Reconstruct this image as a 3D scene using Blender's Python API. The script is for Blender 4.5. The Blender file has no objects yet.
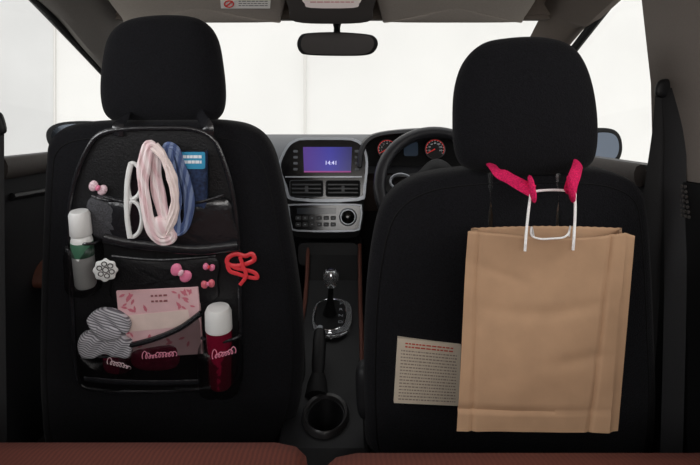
import bpy, bmesh, math, random
from mathutils import Vector as V, Matrix
random.seed(7)
S = bpy.context.scene
C = S.collection
PI = math.pi
F, HY, ZC = 560.0, 130.0, 0.9          # focal length in pixels, horizon row, eye height

def P(px, py, Y):
    return V(((px-350)/F*Y, Y, ZC+(HY-py)/F*Y))

class Plane:                            # a sloping upright surface Y = Y0 + k (z - z0)
    def __init__(s, Y0, z0, k):
        s.Y0, s.z0, s.k = Y0, z0, k
        s.U = V((1, 0, 0)); s.W = V((0, k, 1)).normalized(); s.N = s.U.cross(s.W)
    def pt(s, px, py, off=0):
        b = (HY-py)/F
        Y = (s.Y0-off+s.k*(ZC-s.z0))/(1-s.k*b)
        return P(px, py, Y)
    def pts(s, l, off=0): return [s.pt(a, b, off) for a, b in l]

# ------------------------------------------------------------------ materials
def lin(c):
    def f(v):
        v /= 255.0
        return v/12.92 if v <= .04045 else ((v+.055)/1.055)**2.4
    return (f(c[0]), f(c[1]), f(c[2]), 1)
MC = {}
def mat(name, col, rough=.6, metal=0, noise=0, scale=60, bump=0, spec=.5, emit=0, sheen=0, coat=0, alpha=1):
    if name in MC: return MC[name]
    m = bpy.data.materials.new(name); m.use_nodes = True; MC[name] = m
    nt = m.node_tree; b = nt.nodes['Principled BSDF']
    c = lin(col)
    b.inputs['Base Color'].default_value = c
    b.inputs['Roughness'].default_value = rough
    b.inputs['Metallic'].default_value = metal
    b.inputs['Specular IOR Level'].default_value = spec
    b.inputs['Alpha'].default_value = alpha
    if sheen: b.inputs['Sheen Weight'].default_value = sheen
    if coat: b.inputs['Coat Weight'].default_value = coat; b.inputs['Coat Roughness'].default_value = .1
    if emit:
        b.inputs['Emission Color'].default_value = c; b.inputs['Emission Strength'].default_value = emit
    if noise or bump:
        tc = nt.nodes.new('ShaderNodeTexCoord'); n = nt.nodes.new('ShaderNodeTexNoise')
        n.inputs['Scale'].default_value = scale; n.inputs['Detail'].default_value = 4
        nt.links.new(tc.outputs['Object'], n.inputs['Vector'])
        if noise:
            r = nt.nodes.new('ShaderNodeValToRGB')
            r.color_ramp.elements[0].position = .3; r.color_ramp.elements[1].position = .7
            r.color_ramp.elements[0].color = tuple(max(0, x*(1-noise)) for x in c[:3])+(1,)
            r.color_ramp.elements[1].color = tuple(min(1, x*(1+noise)) for x in c[:3])+(1,)
            nt.links.new(n.outputs['Fac'], r.inputs['Fac']); nt.links.new(r.outputs['Color'], b.inputs['Base Color'])
        if bump:
            bp = nt.nodes.new('ShaderNodeBump'); bp.inputs['Strength'].default_value = bump; bp.inputs['Distance'].default_value = .002
            nt.links.new(n.outputs['Fac'], bp.inputs['Height']); nt.links.new(bp.outputs['Normal'], b.inputs['Normal'])
    return m

def stripe_mat(name, c1, c2, scale, direction, rough=.8, rot=(0, 0, 0), lo=.45, hi=.55, dist=0):
    m = bpy.data.materials.new(name); m.use_nodes = True
    nt = m.node_tree; b = nt.nodes['Principled BSDF']; b.inputs['Roughness'].default_value = rough
    tc = nt.nodes.new('ShaderNodeTexCoord'); mp = nt.nodes.new('ShaderNodeMapping'); w = nt.nodes.new('ShaderNodeTexWave')
    mp.inputs['Rotation'].default_value = rot
    w.bands_direction = direction; w.inputs['Scale'].default_value = scale; w.inputs['Distortion'].default_value = dist
    r = nt.nodes.new('ShaderNodeValToRGB')
    r.color_ramp.elements[0].position = lo; r.color_ramp.elements[1].position = hi
    r.color_ramp.elements[0].color = lin(c1); r.color_ramp.elements[1].color = lin(c2)
    nt.links.new(tc.outputs['Object'], mp.inputs['Vector']); nt.links.new(mp.outputs['Vector'], w.inputs['Vector'])
    nt.links.new(w.outputs['Fac'], r.inputs['Fac']); nt.links.new(r.outputs['Color'], b.inputs['Base Color'])
    return m

fabric = mat('seat_knit', (22, 22, 25), .95, 0, .5, 360, .7, spec=.12, sheen=.04)
fabric_h = mat('headrest_knit', (21, 21, 24), .95, 0, .5, 360, .7, spec=.12, sheen=.04)
plastic = mat('black_plastic', (28, 28, 30), .5, 0, .1, 400, .15, spec=.3)
dkplastic = mat('matt_black_plastic', (17, 17, 18), .7, 0, 0, spec=.2)
gloss = mat('gloss_black', (12, 12, 14), .15)
nylon = mat('organizer_nylon', (20, 20, 22), .45, 0, .6, 260, .5, spec=.4)
vinyl = mat('organizer_vinyl', (30, 30, 33), .24, 0, .1, 90, .6, spec=.8)
silver = mat('silver_trim', (166, 170, 177), .35, .5)
chrome = mat('chrome', (225, 226, 228), .12, 1)
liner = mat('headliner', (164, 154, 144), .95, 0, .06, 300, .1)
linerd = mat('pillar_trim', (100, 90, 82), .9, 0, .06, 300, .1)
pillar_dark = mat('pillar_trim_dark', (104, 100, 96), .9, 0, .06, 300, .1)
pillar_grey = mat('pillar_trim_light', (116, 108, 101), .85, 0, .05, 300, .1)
kraft = mat('kraft_paper', (179, 145, 115), .8, 0, .06, 25, .2, spec=.2)
browngrey = mat('brown_grey_door', (72, 66, 63), .7, 0, .1, 200, .2)
carpet = mat('carpet', (20, 20, 21), 1, 0, .4, 500, .6, spec=.1)
white = mat('white_plastic', (232, 232, 230), .4)
cord = mat('white_cord', (242, 241, 240), .8, 0, .1, 400, .5)
pink = mat('hot_pink_webbing', (224, 40, 98), .95, 0, .3, 350, .8, spec=.1)
pinkclip = mat('pink_clip', (236, 130, 165), .4)
palepink = stripe_mat('pale_pink_satin', (232, 200, 203), (243, 226, 226), 16, 'X', .5, (0, .25, 0), .2, .8, 2.5)
denim = stripe_mat('muted_blue_cloth', (74, 92, 136), (122, 138, 174), 24, 'X', .8, (0, -.2, 0), .3, .75, 2)
coral = mat('coral_plastic', (226, 62, 70), .4)
maroon = mat('maroon_vinyl', (104, 22, 46), .22, 0, .3, 60, .3)
seethru = mat('see_through_mesh', (16, 14, 16), .35, 0, .5, 300, .4, alpha=.5)
cream = mat('cream_label', (226, 212, 192), .8, 0, .04, 60)
ink = mat('ink', (52, 46, 46), .8)
rubber = mat('leather_rim', (46, 46, 50), .36, 0, .2, 300, .2)
rust = mat('rust_trim', (96, 50, 36), .7, 0, .1, 200, .2)

# ------------------------------------------------------------------ mesh helpers
def cat(pts, n=6, closed=True):
    out = []; N = len(pts)
    rng = range(N) if closed else range(N-1)
    for i in rng:
        if closed: p0, p1, p2, p3 = pts[i-1], pts[i], pts[(i+1) % N], pts[(i+2) % N]
        else: p0, p1, p2, p3 = pts[max(i-1, 0)], pts[i], pts[i+1], pts[min(i+2, N-1)]
        for k in range(n):
            t = k/n
            out.append(.5*((2*p1)+(-p0+p2)*t+(2*p0-5*p1+4*p2-p3)*t*t+(-p0+3*p1-3*p2+p3)*t**3))
    if not closed: out.append(pts[-1].copy())
    return out

def quadring(bm, a, b):
    n = len(a)
    for i in range(n):
        try: bm.faces.new((a[i], a[(i+1) % n], b[(i+1) % n], b[i]))
        except ValueError: pass

def pillow(bm, pts, N, df, db, p=3.0, rings=8, cen=None):
    c = cen or sum(pts, V())/len(pts)
    base = [bm.verts.new(q) for q in pts]
    for D, sg in ((df, 1), (db, -1)):
        prev = base
        for i in range(1, rings+1):
            t = i/rings; s = math.cos(t*PI/2); d = D*(1-s**p)**(1/p)
            if i == rings:
                cv = bm.verts.new(c+N*(sg*D))
                for k in range(len(prev)): bm.faces.new((prev[k], prev[(k+1) % len(prev)], cv))
            else:
                ring = [bm.verts.new(c+(q-c)*s+N*(sg*d)) for q in pts]
                quadring(bm, prev, ring); prev = ring

def ftube(bm, pts, w, t, n=None, seg=8, closed=False):
    """tube of elliptic section; width w across, thickness t along n"""
    L = len(pts); rings = []
    ref = n.copy() if n else None
    if ref is None:
        tg = (pts[1]-pts[0]).normalized()
        ref = tg.orthogonal()
    for i, q in enumerate(pts):
        if closed: tg = (pts[(i+1) % L]-pts[i-1])
        else: tg = pts[min(i+1, L-1)]-pts[max(i-1, 0)]
        tg = tg.normalized() if tg.length > 1e-9 else V((0, 0, 1))
        a = tg.cross(ref)
        if a.length < 1e-5: a = tg.orthogonal()
        a.normalize(); nn = a.cross(tg).normalized()
        if n is None: ref = nn
        ww = w[i] if isinstance(w, (list, tuple)) else w
        tt = t[i] if isinstance(t, (list, tuple)) else t
        rings.append([bm.verts.new(q+a*(ww/2*math.cos(2*PI*k/seg))+nn*(tt/2*math.sin(2*PI*k/seg))) for k in range(seg)])
    for i in range(L-1): quadring(bm, rings[i], rings[i+1])
    if closed: quadring(bm, rings[-1], rings[0])
    else:
        bm.faces.new(rings[0]); bm.faces.new(rings[-1][::-1])

def tube(bm, pts, r, seg=8, closed=False):
    d = [x*2 for x in r] if isinstance(r, (list, tuple)) else 2*r
    ftube(bm, pts, d, d, None, seg, closed)

def prism(bm, pts, d, bev=0, seg=2):
    a = [bm.verts.new(q) for q in pts]; b = [bm.verts.new(q+d) for q in pts]
    fs = [bm.faces.new(a), bm.faces.new(b[::-1])]
    n = len(a)
    for i in range(n): fs.append(bm.faces.new((a[i], b[i], b[(i+1) % n], a[(i+1) % n])))
    if bev:
        es = list({e for f in fs for e in f.edges})
        bmesh.ops.bevel(bm, geom=es, offset=bev, segments=seg, affect='EDGES', clamp_overlap=True)

def box(bm, c, s, bev=0, R=None):
    c = V(c); x, y, z = s[0]/2, s[1]/2, s[2]/2
    pts = [V((-x, -y, -z)), V((x, -y, -z)), V((x, -y, z)), V((-x, -y, z))]
    d = V((0, 2*y, 0))
    if R: pts = [R @ q for q in pts]; d = R @ d
    prism(bm, [c+q for q in pts], d, bev)

def lathe(bm, prof, base, ax=V((0, 0, 1)), seg=20):
    ax = ax.normalized(); u = ax.orthogonal().normalized(); w = ax.cross(u); prev = None
    for r, h in prof:
        ring = [bm.verts.new(base+ax*h+(u*math.cos(2*PI*k/seg)+w*math.sin(2*PI*k/seg))*max(r, 1e-5)) for k in range(seg)]
        if prev: quadring(bm, prev, ring)
        else: bm.faces.new(ring)
        prev = ring
    bm.faces.new(prev[::-1])

def loft(bm, secs, closed=True):
    rs = [[bm.verts.new(q) for q in s] for s in secs]
    for i in range(len(rs)-1): quadring(bm, rs[i], rs[i+1])
    bm.faces.new(rs[0]); bm.faces.new(rs[-1][::-1])

def rrect(pl, x0, y0, x1, y1, r, off=0, n=4):
    out = []
    for cx, cy, a0 in ((x1-r, y0+r, -90), (x1-r, y1-r, 0), (x0+r, y1-r, 90), (x0+r, y0+r, 180)):
        for k in range(n+1):
            a = math.radians(a0+90*k/n); out.append(pl.pt(cx+r*math.cos(a), cy+r*math.sin(a), off))
    return out
def ell(pl, cx, cy, rx, ry, off=0, n=24, a0=0, a1=360):
    full = abs(a1-a0) >= 360
    m = n if full else n+1
    return [pl.pt(cx+rx*math.cos(math.radians(a0+(a1-a0)*k/n)), cy+ry*math.sin(math.radians(a0+(a1-a0)*k/n)), off) for k in range(m)]

def textbm(body, size, M):
    cu = bpy.data.curves.new('t', 'FONT'); cu.body = body; cu.size = size; cu.align_x = 'CENTER'; cu.align_y = 'CENTER'; cu.extrude = size*.02
    o = bpy.data.objects.new('t', cu); C.objects.link(o)
    dg = bpy.context.evaluated_depsgraph_get()
    me = bpy.data.meshes.new_from_object(o.evaluated_get(dg))
    bm = bmesh.new(); bm.from_mesh(me); bm.transform(M)
    bpy.data.objects.remove(o); bpy.data.meshes.remove(me); bpy.data.curves.remove(cu)
    return bm
def frame(pl, px, py, off, roll=0):
    q = pl.pt(px, py, off)
    M = Matrix((pl.U, pl.W, pl.N)).transposed().to_4x4(); M.translation = q
    return M @ Matrix.Rotation(math.radians(roll), 4, 'Z')

# ------------------------------------------------------------------ object helpers
OFF = {}
def obj(name, bm, m, parent=None, label=None, cat_=None, group=None, kind=None, flat=False, ang=40, recalc=True):
    if recalc: bmesh.ops.recalc_face_normals(bm, faces=bm.faces)
    if parent is not None: base = OFF[parent.name]
    else:
        vs = [v.co for v in bm.verts]
        base = V(((min(v.x for v in vs)+max(v.x for v in vs))/2, (min(v.y for v in vs)+max(v.y for v in vs))/2, min(v.z for v in vs)))
    bmesh.ops.translate(bm, verts=bm.verts, vec=-base)
    me = bpy.data.meshes.new(name); bm.to_mesh(me); bm.free()
    me.materials.append(m)
    if not flat:
        me.polygons.foreach_set('use_smooth', [True]*len(me.polygons))
        me.set_sharp_from_angle(angle=math.radians(ang))
    o = bpy.data.objects.new(name, me); C.objects.link(o)
    OFF[o.name] = base
    if parent is not None: o.parent = parent
    else: o.location = base
    if label: o['label'] = label
    if cat_: o['category'] = cat_
    if group: o['group'] = group
    if kind: o['kind'] = kind
    return o
def thing(name, label, cat_, loc, group=None):
    o = bpy.data.objects.new(name, None); o.empty_display_size = .05; C.objects.link(o)
    o.location = V(loc); OFF[o.name] = V(loc); o['label'] = label; o['category'] = cat_
    if group: o['group'] = group
    return o
B = bmesh.new
def struct(name, bm, m, parent=None, **k): return obj(name, bm, m, parent, kind=None if parent else 'structure', **k)

# ================================================================== SETTING
XL, XR = -.79, .66
bm = B(); box(bm, (0, 3, -.32), (30, 30, .1)); struct('ground', bm, mat('concrete_ground', (205, 203, 200), .9, 0, .08, 3))
bm = B(); box(bm, (0, 7.1, 2.5), (24, .2, 6))
wallm = mat('painted_wall', (236, 235, 233), .9, 0, .05, .6)
wall_f = struct('wall_front', bm, wallm)
bm = B(); tube(bm, [P(305, 40, 6.95), P(305, 150, 6.95)], .016)
struct('trim_1', bm, mat('wall_pipe', (222, 220, 217), .7))
x53 = P(53, 0, 6.97).x
bm = B(); box(bm, (x53, 6.99, 2.5), (.05, .03, 6)); struct('trim_12', bm, mat('wall_pipe', (0, 0, 0)))
bm = B(); box(bm, (x53-4, 6.985, 2.5), (8, .03, 6)); struct('wall_side', bm, mat('grey_wall', (214, 214, 214), .9, 0, .06, .8))
bm = B(); box(bm, (-.065, .85, -.02), (1.62, 3.4, .04)); struct('floor', bm, carpet)
bm = B(); box(bm, (-.065, .42, 1.315), (1.42, 2.4, .03)); struct('ceiling', bm, liner)
bm = B(); box(bm, (XL-.03, .2, .42), (.06, 1.86, .84), .01); struct('wall_left', bm, dkplastic)
bm = B(); box(bm, (XR+.03, .12, .41), (.06, 1.72, .82), .01); struct('wall_right', bm, dkplastic)
bm = B(); box(bm, (-.065, -.76, .4), (1.5, .06, .8), .01); struct('wall_rear', bm, dkplastic)
bm = B(); box(bm, (-.065, 2.46, .36), (1.62, .06, .76)); struct('trim_14', bm, dkplastic)      # bulkhead behind the dashboard
for i, x in enumerate((XL+.04, XR-.04)):                                                          # door sills
    bm = B(); box(bm, (x, 1.4, .06), (.1, 2.0, .13), .02); struct('trim_%d' % (15+i), bm, dkplastic)
# header over the windscreen
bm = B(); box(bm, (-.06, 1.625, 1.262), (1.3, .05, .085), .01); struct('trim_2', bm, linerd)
# A pillars and roof rails
def pillar(name, so, si, m):
    bm = B(); secs = []
    for o, i in zip(cat([V(q) for q in so], 4, False), cat([V(q) for q in si], 4, False)):
        mid = (o+i)/2
        out = V((math.copysign(.035, o.x), .03, .0))
        secs.append([o, o.lerp(i, .2)+V((0, -.012, -.007)), mid+V((0, -.018, -.010)), o.lerp(i, .8)+V((0, -.012, -.007)), i, i+out*.6+V((0, .02, 0)), mid+out+V((0, .02, .01)), o+out*.6])
    loft(bm, secs); struct(name, bm, m)
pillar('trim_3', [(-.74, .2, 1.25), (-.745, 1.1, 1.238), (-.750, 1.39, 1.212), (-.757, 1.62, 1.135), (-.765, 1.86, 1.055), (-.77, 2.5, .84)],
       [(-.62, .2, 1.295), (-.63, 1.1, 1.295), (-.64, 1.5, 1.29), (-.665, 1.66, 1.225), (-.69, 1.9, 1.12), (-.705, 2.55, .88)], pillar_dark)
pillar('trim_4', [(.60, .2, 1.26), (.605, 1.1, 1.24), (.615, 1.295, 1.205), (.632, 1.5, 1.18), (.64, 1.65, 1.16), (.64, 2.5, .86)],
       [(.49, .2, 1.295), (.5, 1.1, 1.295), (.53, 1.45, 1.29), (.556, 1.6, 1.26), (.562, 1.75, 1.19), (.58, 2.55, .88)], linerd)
# door frames round the side windows (outside the trim)
for nm, x, zb in (('trim_17', XL-.02, .83), ('trim_18', XR+.02, .82)):
    s = 1 if x > 0 else -1
    bm = B(); ftube(bm, cat([V((x, 1.23, zb)), V((x-s*.035, 1.195, 1.22)), V((x-s*.04, 1.30, 1.235)), V((x-s*.03, 1.45, 1.20)), V((x-s*.01, 1.9, 1.055)), V((x, 2.42, .86))], 5, False), .024, .024, V((1, 0, 0)), 8); struct(nm, bm, dkplastic)
# B pillars
bm = B(); loft(bm, [[V((XR-.0, .90, .80)), V((XR, 1.22, .80)), V((XR+.05, 1.22, .80)), V((XR+.05, .90, .80))],
                    [V((XR-.01, .91, 1.0)), V((XR-.01, 1.21, 1.0)), V((XR+.04, 1.21, 1.0)), V((XR+.04, .91, 1.0))],
                    [V((XR-.055, .94, 1.26)), V((XR-.055, 1.18, 1.26)), V((XR+.0, 1.18, 1.26)), V((XR+.0, .94, 1.26))]])
struct('trim_5', bm, pillar_grey)
bm = B(); box(bm, (XR+.02, 1.08, .4), (.055, .33, .82), .012)
pl = struct('trim_6', bm, dkplastic)
bm = B()
for r in range(7):
    for c in range(4):
        bx = V((XR-.009, 1.118-.011*c-.002*r, .79-.0095*r))
        lathe(bm, [(.0033, 0), (.0033, .003)], bx, V((-1, 0, 0)), 8)
struct('trim_7', bm, mat('grille_hole', (70, 66, 64), .6))
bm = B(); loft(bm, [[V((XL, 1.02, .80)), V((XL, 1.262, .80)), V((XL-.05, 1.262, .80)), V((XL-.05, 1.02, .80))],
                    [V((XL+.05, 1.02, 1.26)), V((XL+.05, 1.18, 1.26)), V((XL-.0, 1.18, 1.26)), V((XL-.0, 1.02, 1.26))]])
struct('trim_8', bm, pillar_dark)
bm = B(); box(bm, (XL-.02, 1.15, .4), (.06, .24, .81), .012); struct('trim_9', bm, dkplastic)
for i, x in enumerate((XL+.03, XR-.03)):
    bm = B(); box(bm, (x, -.72, 1.03), (.08, .1, .5), .01); struct('trim_%d' % (10+i), bm, linerd)
# doors
def door(name, x, sg, belt, arm_y, arm_z):
    bm = B(); prism(bm, [V((x, 1.24, -.03)), V((x, 2.5, -.03)), V((x, 2.5, belt+.02)), V((x, 1.24, belt))], V((sg*.06, 0, 0)), .012)
    d = struct(name, bm, plastic)
    bm = B(); ftube(bm, [V((x-sg*.012, 1.25, belt-.022)), V((x-sg*.012, 2.25, belt-.005))], .05, .03, V((1, 0, 0)), 10); obj('belt_trim', bm, browngrey, d)
    bm = B(); pillow(bm, cat([V((x, a, b)) for a, b in ((1.40, arm_z-.03), (1.43, arm_z+.03), (1.6, arm_z+.045), (1.82, arm_z+.03), (1.84, arm_z-.03), (1.55, arm_z-.045))]), V((-sg, 0, 0)), .115, .005, 3)
    obj('armrest', bm, mat('armrest_brown', (84, 46, 32), .7, 0, .15, 200, .2), d)
    bm = B(); pillow(bm, cat([V((x, 1.7, .72)), V((x, 1.83, .72)), V((x, 1.83, .66)), V((x, 1.7, .66))]), V((-sg, 0, 0)), .02, .003, 4); obj('door_handle', bm, silver, d)
    bm = B(); ftube(bm, cat([V((x-sg*.004, 1.3, belt-.09)), V((x-sg*.004, 1.55, belt-.10)), V((x-sg*.004, 1.9, belt-.16)), V((x-sg*.004, 2.1, belt-.2))], 5, False), .018, .02, V((1, 0, 0)), 8); obj('door_crease', bm, plastic, d)
door('door_1', XL, -1, .835, 1.3, .535)
door('door_2', XR, 1, .82, 1.3, .535)
# glass
gm = bpy.data.materials.new('window_glass'); gm.use_nodes = True
nt = gm.node_tree; nt.nodes.clear()
o_ = nt.nodes.new('ShaderNodeOutputMaterial'); tr = nt.nodes.new('ShaderNodeBsdfTransparent'); gl = nt.nodes.new('ShaderNodeBsdfGlossy'); mx = nt.nodes.new('ShaderNodeMixShader')
gl.inputs['Roughness'].default_value = .02; mx.inputs['Fac'].default_value = .03; tr.inputs['Color'].default_value = (.97, .985, .98, 1)
nt.links.new(tr.outputs[0], mx.inputs[1]); nt.links.new(gl.outputs[0], mx.inputs[2]); nt.links.new(mx.outputs[0], o_.inputs[0])
def pane(name, q):
    bm = B(); bm.faces.new([bm.verts.new(V(a)) for a in q]); struct(name, bm, gm, flat=True)
pane('window_1', [(-.74, 2.56, .87), (.61, 2.56, .87), (.56, 1.65, 1.235), (-.68, 1.65, 1.235)])
pane('window_2', [(XL-.02, 1.26, .83), (XL-.02, 2.4, .85), (XL+.0, 1.9, 1.07), (XL+.02, 1.42, 1.215), (XL+.02, 1.19, 1.24)])
pane('window_3', [(XR+.02, 1.22, .82), (XR+.02, 2.4, .85), (XR+.0, 1.7, 1.15), (XR-.02, 1.32, 1.2), (XR-.02, 1.18, 1.24)])

# ================================================================== FRONT SEATS
def front_seat(label, pb, ph, back, head, side_px):
    xs = [a for a, b in back]; cx = (min(xs)+max(xs))/2
    root = thing('front_seat', label, 'car seat', (pb.pt(cx, 380).x, 1.4, 0))
    bp = cat(pb.pts(back), 5)
    bm = B(); pillow(bm, bp, pb.N, .05, .10, 3.6, 12); bk = obj('backrest', bm, fabric, root)
    # sewn seam round the back panel
    c = sum(bp, V())/len(bp)
    s_ = .92; d_ = .05*(1-s_**3.6)**(1/3.6)
    bm = B(); tube(bm, [c+(q-c)*s_+pb.N*d_ for q in bp], .0016, 6, True); obj('seam', bm, dkplastic, bk)
    hp = cat(ph.pts(head), 6)
    bm = B(); pillow(bm, hp, ph.N, .055, .065, 2.6, 10); h = obj('headrest', bm, fabric_h, root)
    hc = sum(hp, V())/len(hp)
    for s in (-1, 1):
        bm = B(); a = hc+V((s*.065, 0, -.05)); tube(bm, [a, a+V((0, .0, -.20))], .006); obj('headrest_post', bm, chrome, h)
    w = .25; x = root.location.x; y0 = pb.pt(cx, 400).y
    bm = B(); pillow(bm, cat([V((x+a*w, y0+b, .34)) for a, b in ((-1, -.02), (-1, .25), (-.92, .5), (0, .54), (.92, .5), (1, .25), (1, -.02), (0, -.03))]), V((0, 0, 1)), .07, .14, 4)
    obj('cushion', bm, fabric, root)
    for s in (-1, 1):
        bm = B(); box(bm, (x+s*.19, y0+.24, .1), (.05, .5, .2), .01); obj('seat_rail', bm, dkplastic, root)
    for px, py in side_px:
        bm = B(); q = pb.pt(px, py, -.02)
        pillow(bm, cat([q+V((a*.035, 0, b*.05)) for a, b in ((-.8, 1), (.7, 1.1), (1, 0), (.8, -1), (-.7, -1.2), (-1, 0))]), V((0, -1, 0)), .03, .05, 3); obj('recliner_cover', bm, plastic, root)
    return root
PL = Plane(1.19, .9, -.18); PHL = Plane(1.215, 1.0, -.12)
PR = Plane(1.09, .9, -.18); PHR = Plane(1.07, 1.0, -.12)
backL = [(50, 165), (54, 138), (72, 125), (110, 121), (165, 120), (222, 121), (253, 128), (271, 146), (281, 178), (289, 222), (297, 270), (303, 320), (304, 365), (298, 410), (280, 448), (250, 462), (165, 464), (80, 462), (52, 446), (45, 400), (44, 330), (47, 230)]
headL = [(103, 98), (104, 66), (111, 36), (130, 20), (165, 15), (199, 19), (216, 36), (223, 68), (225, 102), (218, 119), (198, 124), (164, 126), (130, 124), (110, 117)]
seatL = front_seat('black fabric front seat behind the hanging pocket organizer, left of the gear lever', PL, PHL, backL, headL, [(290, 362)])
backR = [(364, 340), (366, 290), (371, 248), (378, 216), (388, 197), (405, 183), (430, 174), (470, 169), (525, 167), (585, 168), (618, 174), (637, 187), (643, 210), (647, 260), (650, 330), (652, 400), (646, 450), (620, 476), (510, 480), (400, 476), (370, 455), (364, 405)]
headR = [(453, 120), (455, 88), (464, 62), (482, 44), (508, 38), (540, 37), (565, 43), (580, 58), (590, 84), (595, 118), (594, 150), (585, 166), (560, 173), (524, 175), (488, 173), (464, 167), (455, 152)]
seatR = front_seat('black fabric driver seat with the brown paper bag hung from its headrest', PR, PHR, backR, headR, [(372, 388)])
# printed label on the driver's seat back
bkR = [c for c in seatR.children if c.name.startswith('backrest')][0]
lo = .056
lp = [PR.pt(398, 338, lo), PR.pt(461, 345, lo), PR.pt(459, 406, lo), PR.pt(394, 403, lo)]
bm = B(); prism(bm, lp, V((0, .012, 0)), 0)
lb = obj('warning_label', bm, cream, bkR, label='cream printed label with a red heading')
def lpt(u, v, off=.001):
    a = lp[0].lerp(lp[1], u); b = lp[3].lerp(lp[2], u); return a.lerp(b, v)+V((0, -off, 0))
def marks(rows, u0, u1, h, seed, f, wmin=.03, wmax=.11, gap=.018):
    rnd = random.Random(seed); bm = B()
    for v in rows:
        u = u0
        while u < u1-gap:
            w = min(rnd.uniform(wmin, wmax), u1-u)
            bm.faces.new([bm.verts.new(f(*q)) for q in ((u, v), (u+w, v), (u+w, v+h), (u, v+h))])
            u += w+gap
    return bm
bm = marks([.17+.05*i for i in range(16)], .06, .94, .02, 3, lpt, .012, .05, .012); obj('print', bm, mat('brown_ink', (162, 144, 132), .8), bkR, flat=True)
bm = marks([.055, .105], .12, .88, .022, 4, lpt, .03, .08, .014); obj('heading', bm, mat('red_ink', (200, 84, 66), .8), bkR, flat=True)

# ================================================================== REAR SEATS
rearm = stripe_mat('rear_seat_cloth', (94, 44, 33), (108, 53, 40), 45, 'X', .9, (0, 0, 0), .2, .8, 2)
def rear(label, x0, x1, Y, z):
    bm = B(); secs = []
    prof = [(Y-.62, 0), (Y-.62, z), (Y-.5, z+.005), (Y-.06, z+.004), (Y-.025, z-.003), (Y-.006, z-.016), (Y, z-.040), (Y-.03, 0)]
    xs = [x0, x0+.006, x0+.02, x0+.05, x1-.05, x1-.02, x1-.006, x1]; ins = [.03, .012, .004, 0, 0, .004, .012, .03]
    for x, i in zip(xs, ins): secs.append([V((x, a-(i if a > Y-.1 else 0), b-(i if b > z-.1 else 0))) for a, b in prof])
    loft(bm, secs)
    return obj('rear_seat', bm, rearm, None, label, 'car seat', ang=60)
rear('wide brown cloth rear seat cushion along the bottom left edge', -.775, -.060, .86, .437)
rear('brown cloth rear seat cushion under the paper bag, right of the gap', -.040, .645, .84, .433)

# ================================================================== DASHBOARD
dash = thing('dashboard', 'dark dashboard under the windscreen with screen, vents and dials', 'dashboard', (-.06, 2.2, .4))
dtm = mat('dash_grain', (84, 86, 90), .55, 0, .1, 500, .2)
prof = [(2.56, .870), (2.45, .880), (2.32, .882), (2.2, .870), (2.11, .845), (2.06, .812), (2.04, .775), (2.06, .74), (2.3, .74), (2.56, .80)]
bm = B(); loft(bm, [[V((x, a, b)) for a, b in prof] for x in (-.78, -.3, .2, .65)]); obj('dash_top', bm, dtm, dash)
prof = [(2.07, .74), (2.04, .715), (2.05, .66), (2.075, .60), (2.3, .60), (2.3, .74)]
bm = B(); loft(bm, [[V((x, a, b)) for a, b in prof] for x in (-.78, -.3, .2, .65)]); obj('dash_pad', bm, mat('dash_pad_dark', (48, 36, 32), .7, 0, .15, 200, .2), dash)
prof = [(2.09, .60), (2.1, .45), (2.2, .33), (2.4, .33), (2.4, .60)]
bm = B(); loft(bm, [[V((x, a, b)) for a, b in prof] for x in (-.78, -.3, .2, .65)]); obj('lower_panel', bm, dkplastic, dash)
for xx in (-.70, .58):
    bm = B(); tube(bm, [V((xx+.045*math.cos(t*PI/8), 2.035, .77+.04*math.sin(t*PI/8))) for t in range(16)], .006, 6, True); r_ = obj('side_vent', bm, silver, dash)
    for k in range(4):
        bm = B(); box(bm, (xx, 2.04, .75+.014*k), (.08, .01, .004)); obj('slat', bm, dkplastic, r_)
# centre stack: two thinly silver edged housings, the upper one flaring out
SP = Plane(1.985, .8, .16)
def grow(l, d):
    cx = sum(a for a, b in l)/len(l); cy = sum(b for a, b in l)/len(l)
    w = (max(a for a, b in l)-min(a for a, b in l))/2; h = (max(b for a, b in l)-min(b for a, b in l))/2
    return [(cx+(a-cx)*(1+d/w), cy+(b-cy)*(1+d/h)) for a, b in l]
bez = [(278, 168), (282, 154), (288, 144), (295, 139.5), (304, 138), (346, 138), (356, 139.5), (363, 144), (367, 154), (368, 168), (365, 190), (359, 201), (294, 201), (286, 190)]
bm = B(); prism(bm, cat(SP.pts([(286, 195), (288, 160), (296, 145), (352, 145), (361, 160), (364, 195), (363, 222), (359, 234), (350, 238), (302, 238), (293, 234), (288, 222)], -.004), 3), V((0, .07, 0)), .004); stack = obj('centre_stack', bm, dkplastic, dash)
bm = B(); prism(bm, cat(SP.pts(bez, .004), 3), V((0, .03, 0)), .003); obj('upper_surround', bm, silver, stack)
bm = B(); prism(bm, cat(SP.pts(grow(bez, -2.6), .010), 3), V((0, .02, 0)), .002); obj('fascia', bm, gloss, stack)
# screen with purple gradient
sm = bpy.data.materials.new('screen_glow'); sm.use_nodes = True
nt = sm.node_tree; b = nt.nodes['Principled BSDF']; b.inputs['Roughness'].default_value = .3
tc = nt.nodes.new('ShaderNodeTexCoord'); sx = nt.nodes.new('ShaderNodeSeparateXYZ'); r = nt.nodes.new('ShaderNodeValToRGB')
r.color_ramp.elements[0].color = lin((86, 52, 140)); r.color_ramp.elements[1].color = lin((34, 32, 100))
e = r.color_ramp.elements.new(.55); e.color = lin((56, 52, 160))
nt.links.new(tc.outputs['Generated'], sx.inputs[0]); nt.links.new(sx.outputs[0], r.inputs['Fac'])
b.inputs['Base Color'].default_value = (0, 0, 0, 1)
nt.links.new(r.outputs['Color'], b.inputs['Emission Color']); b.inputs['Emission Strength'].default_value = .8
bm = B(); prism(bm, SP.pts([(303, 147), (352, 147), (351, 172), (304, 172)], .013), V((0, .006, 0)), 0); obj('screen', bm, sm, stack)
glow = mat('screen_text', (215, 215, 250), .5, emit=.9)
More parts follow.
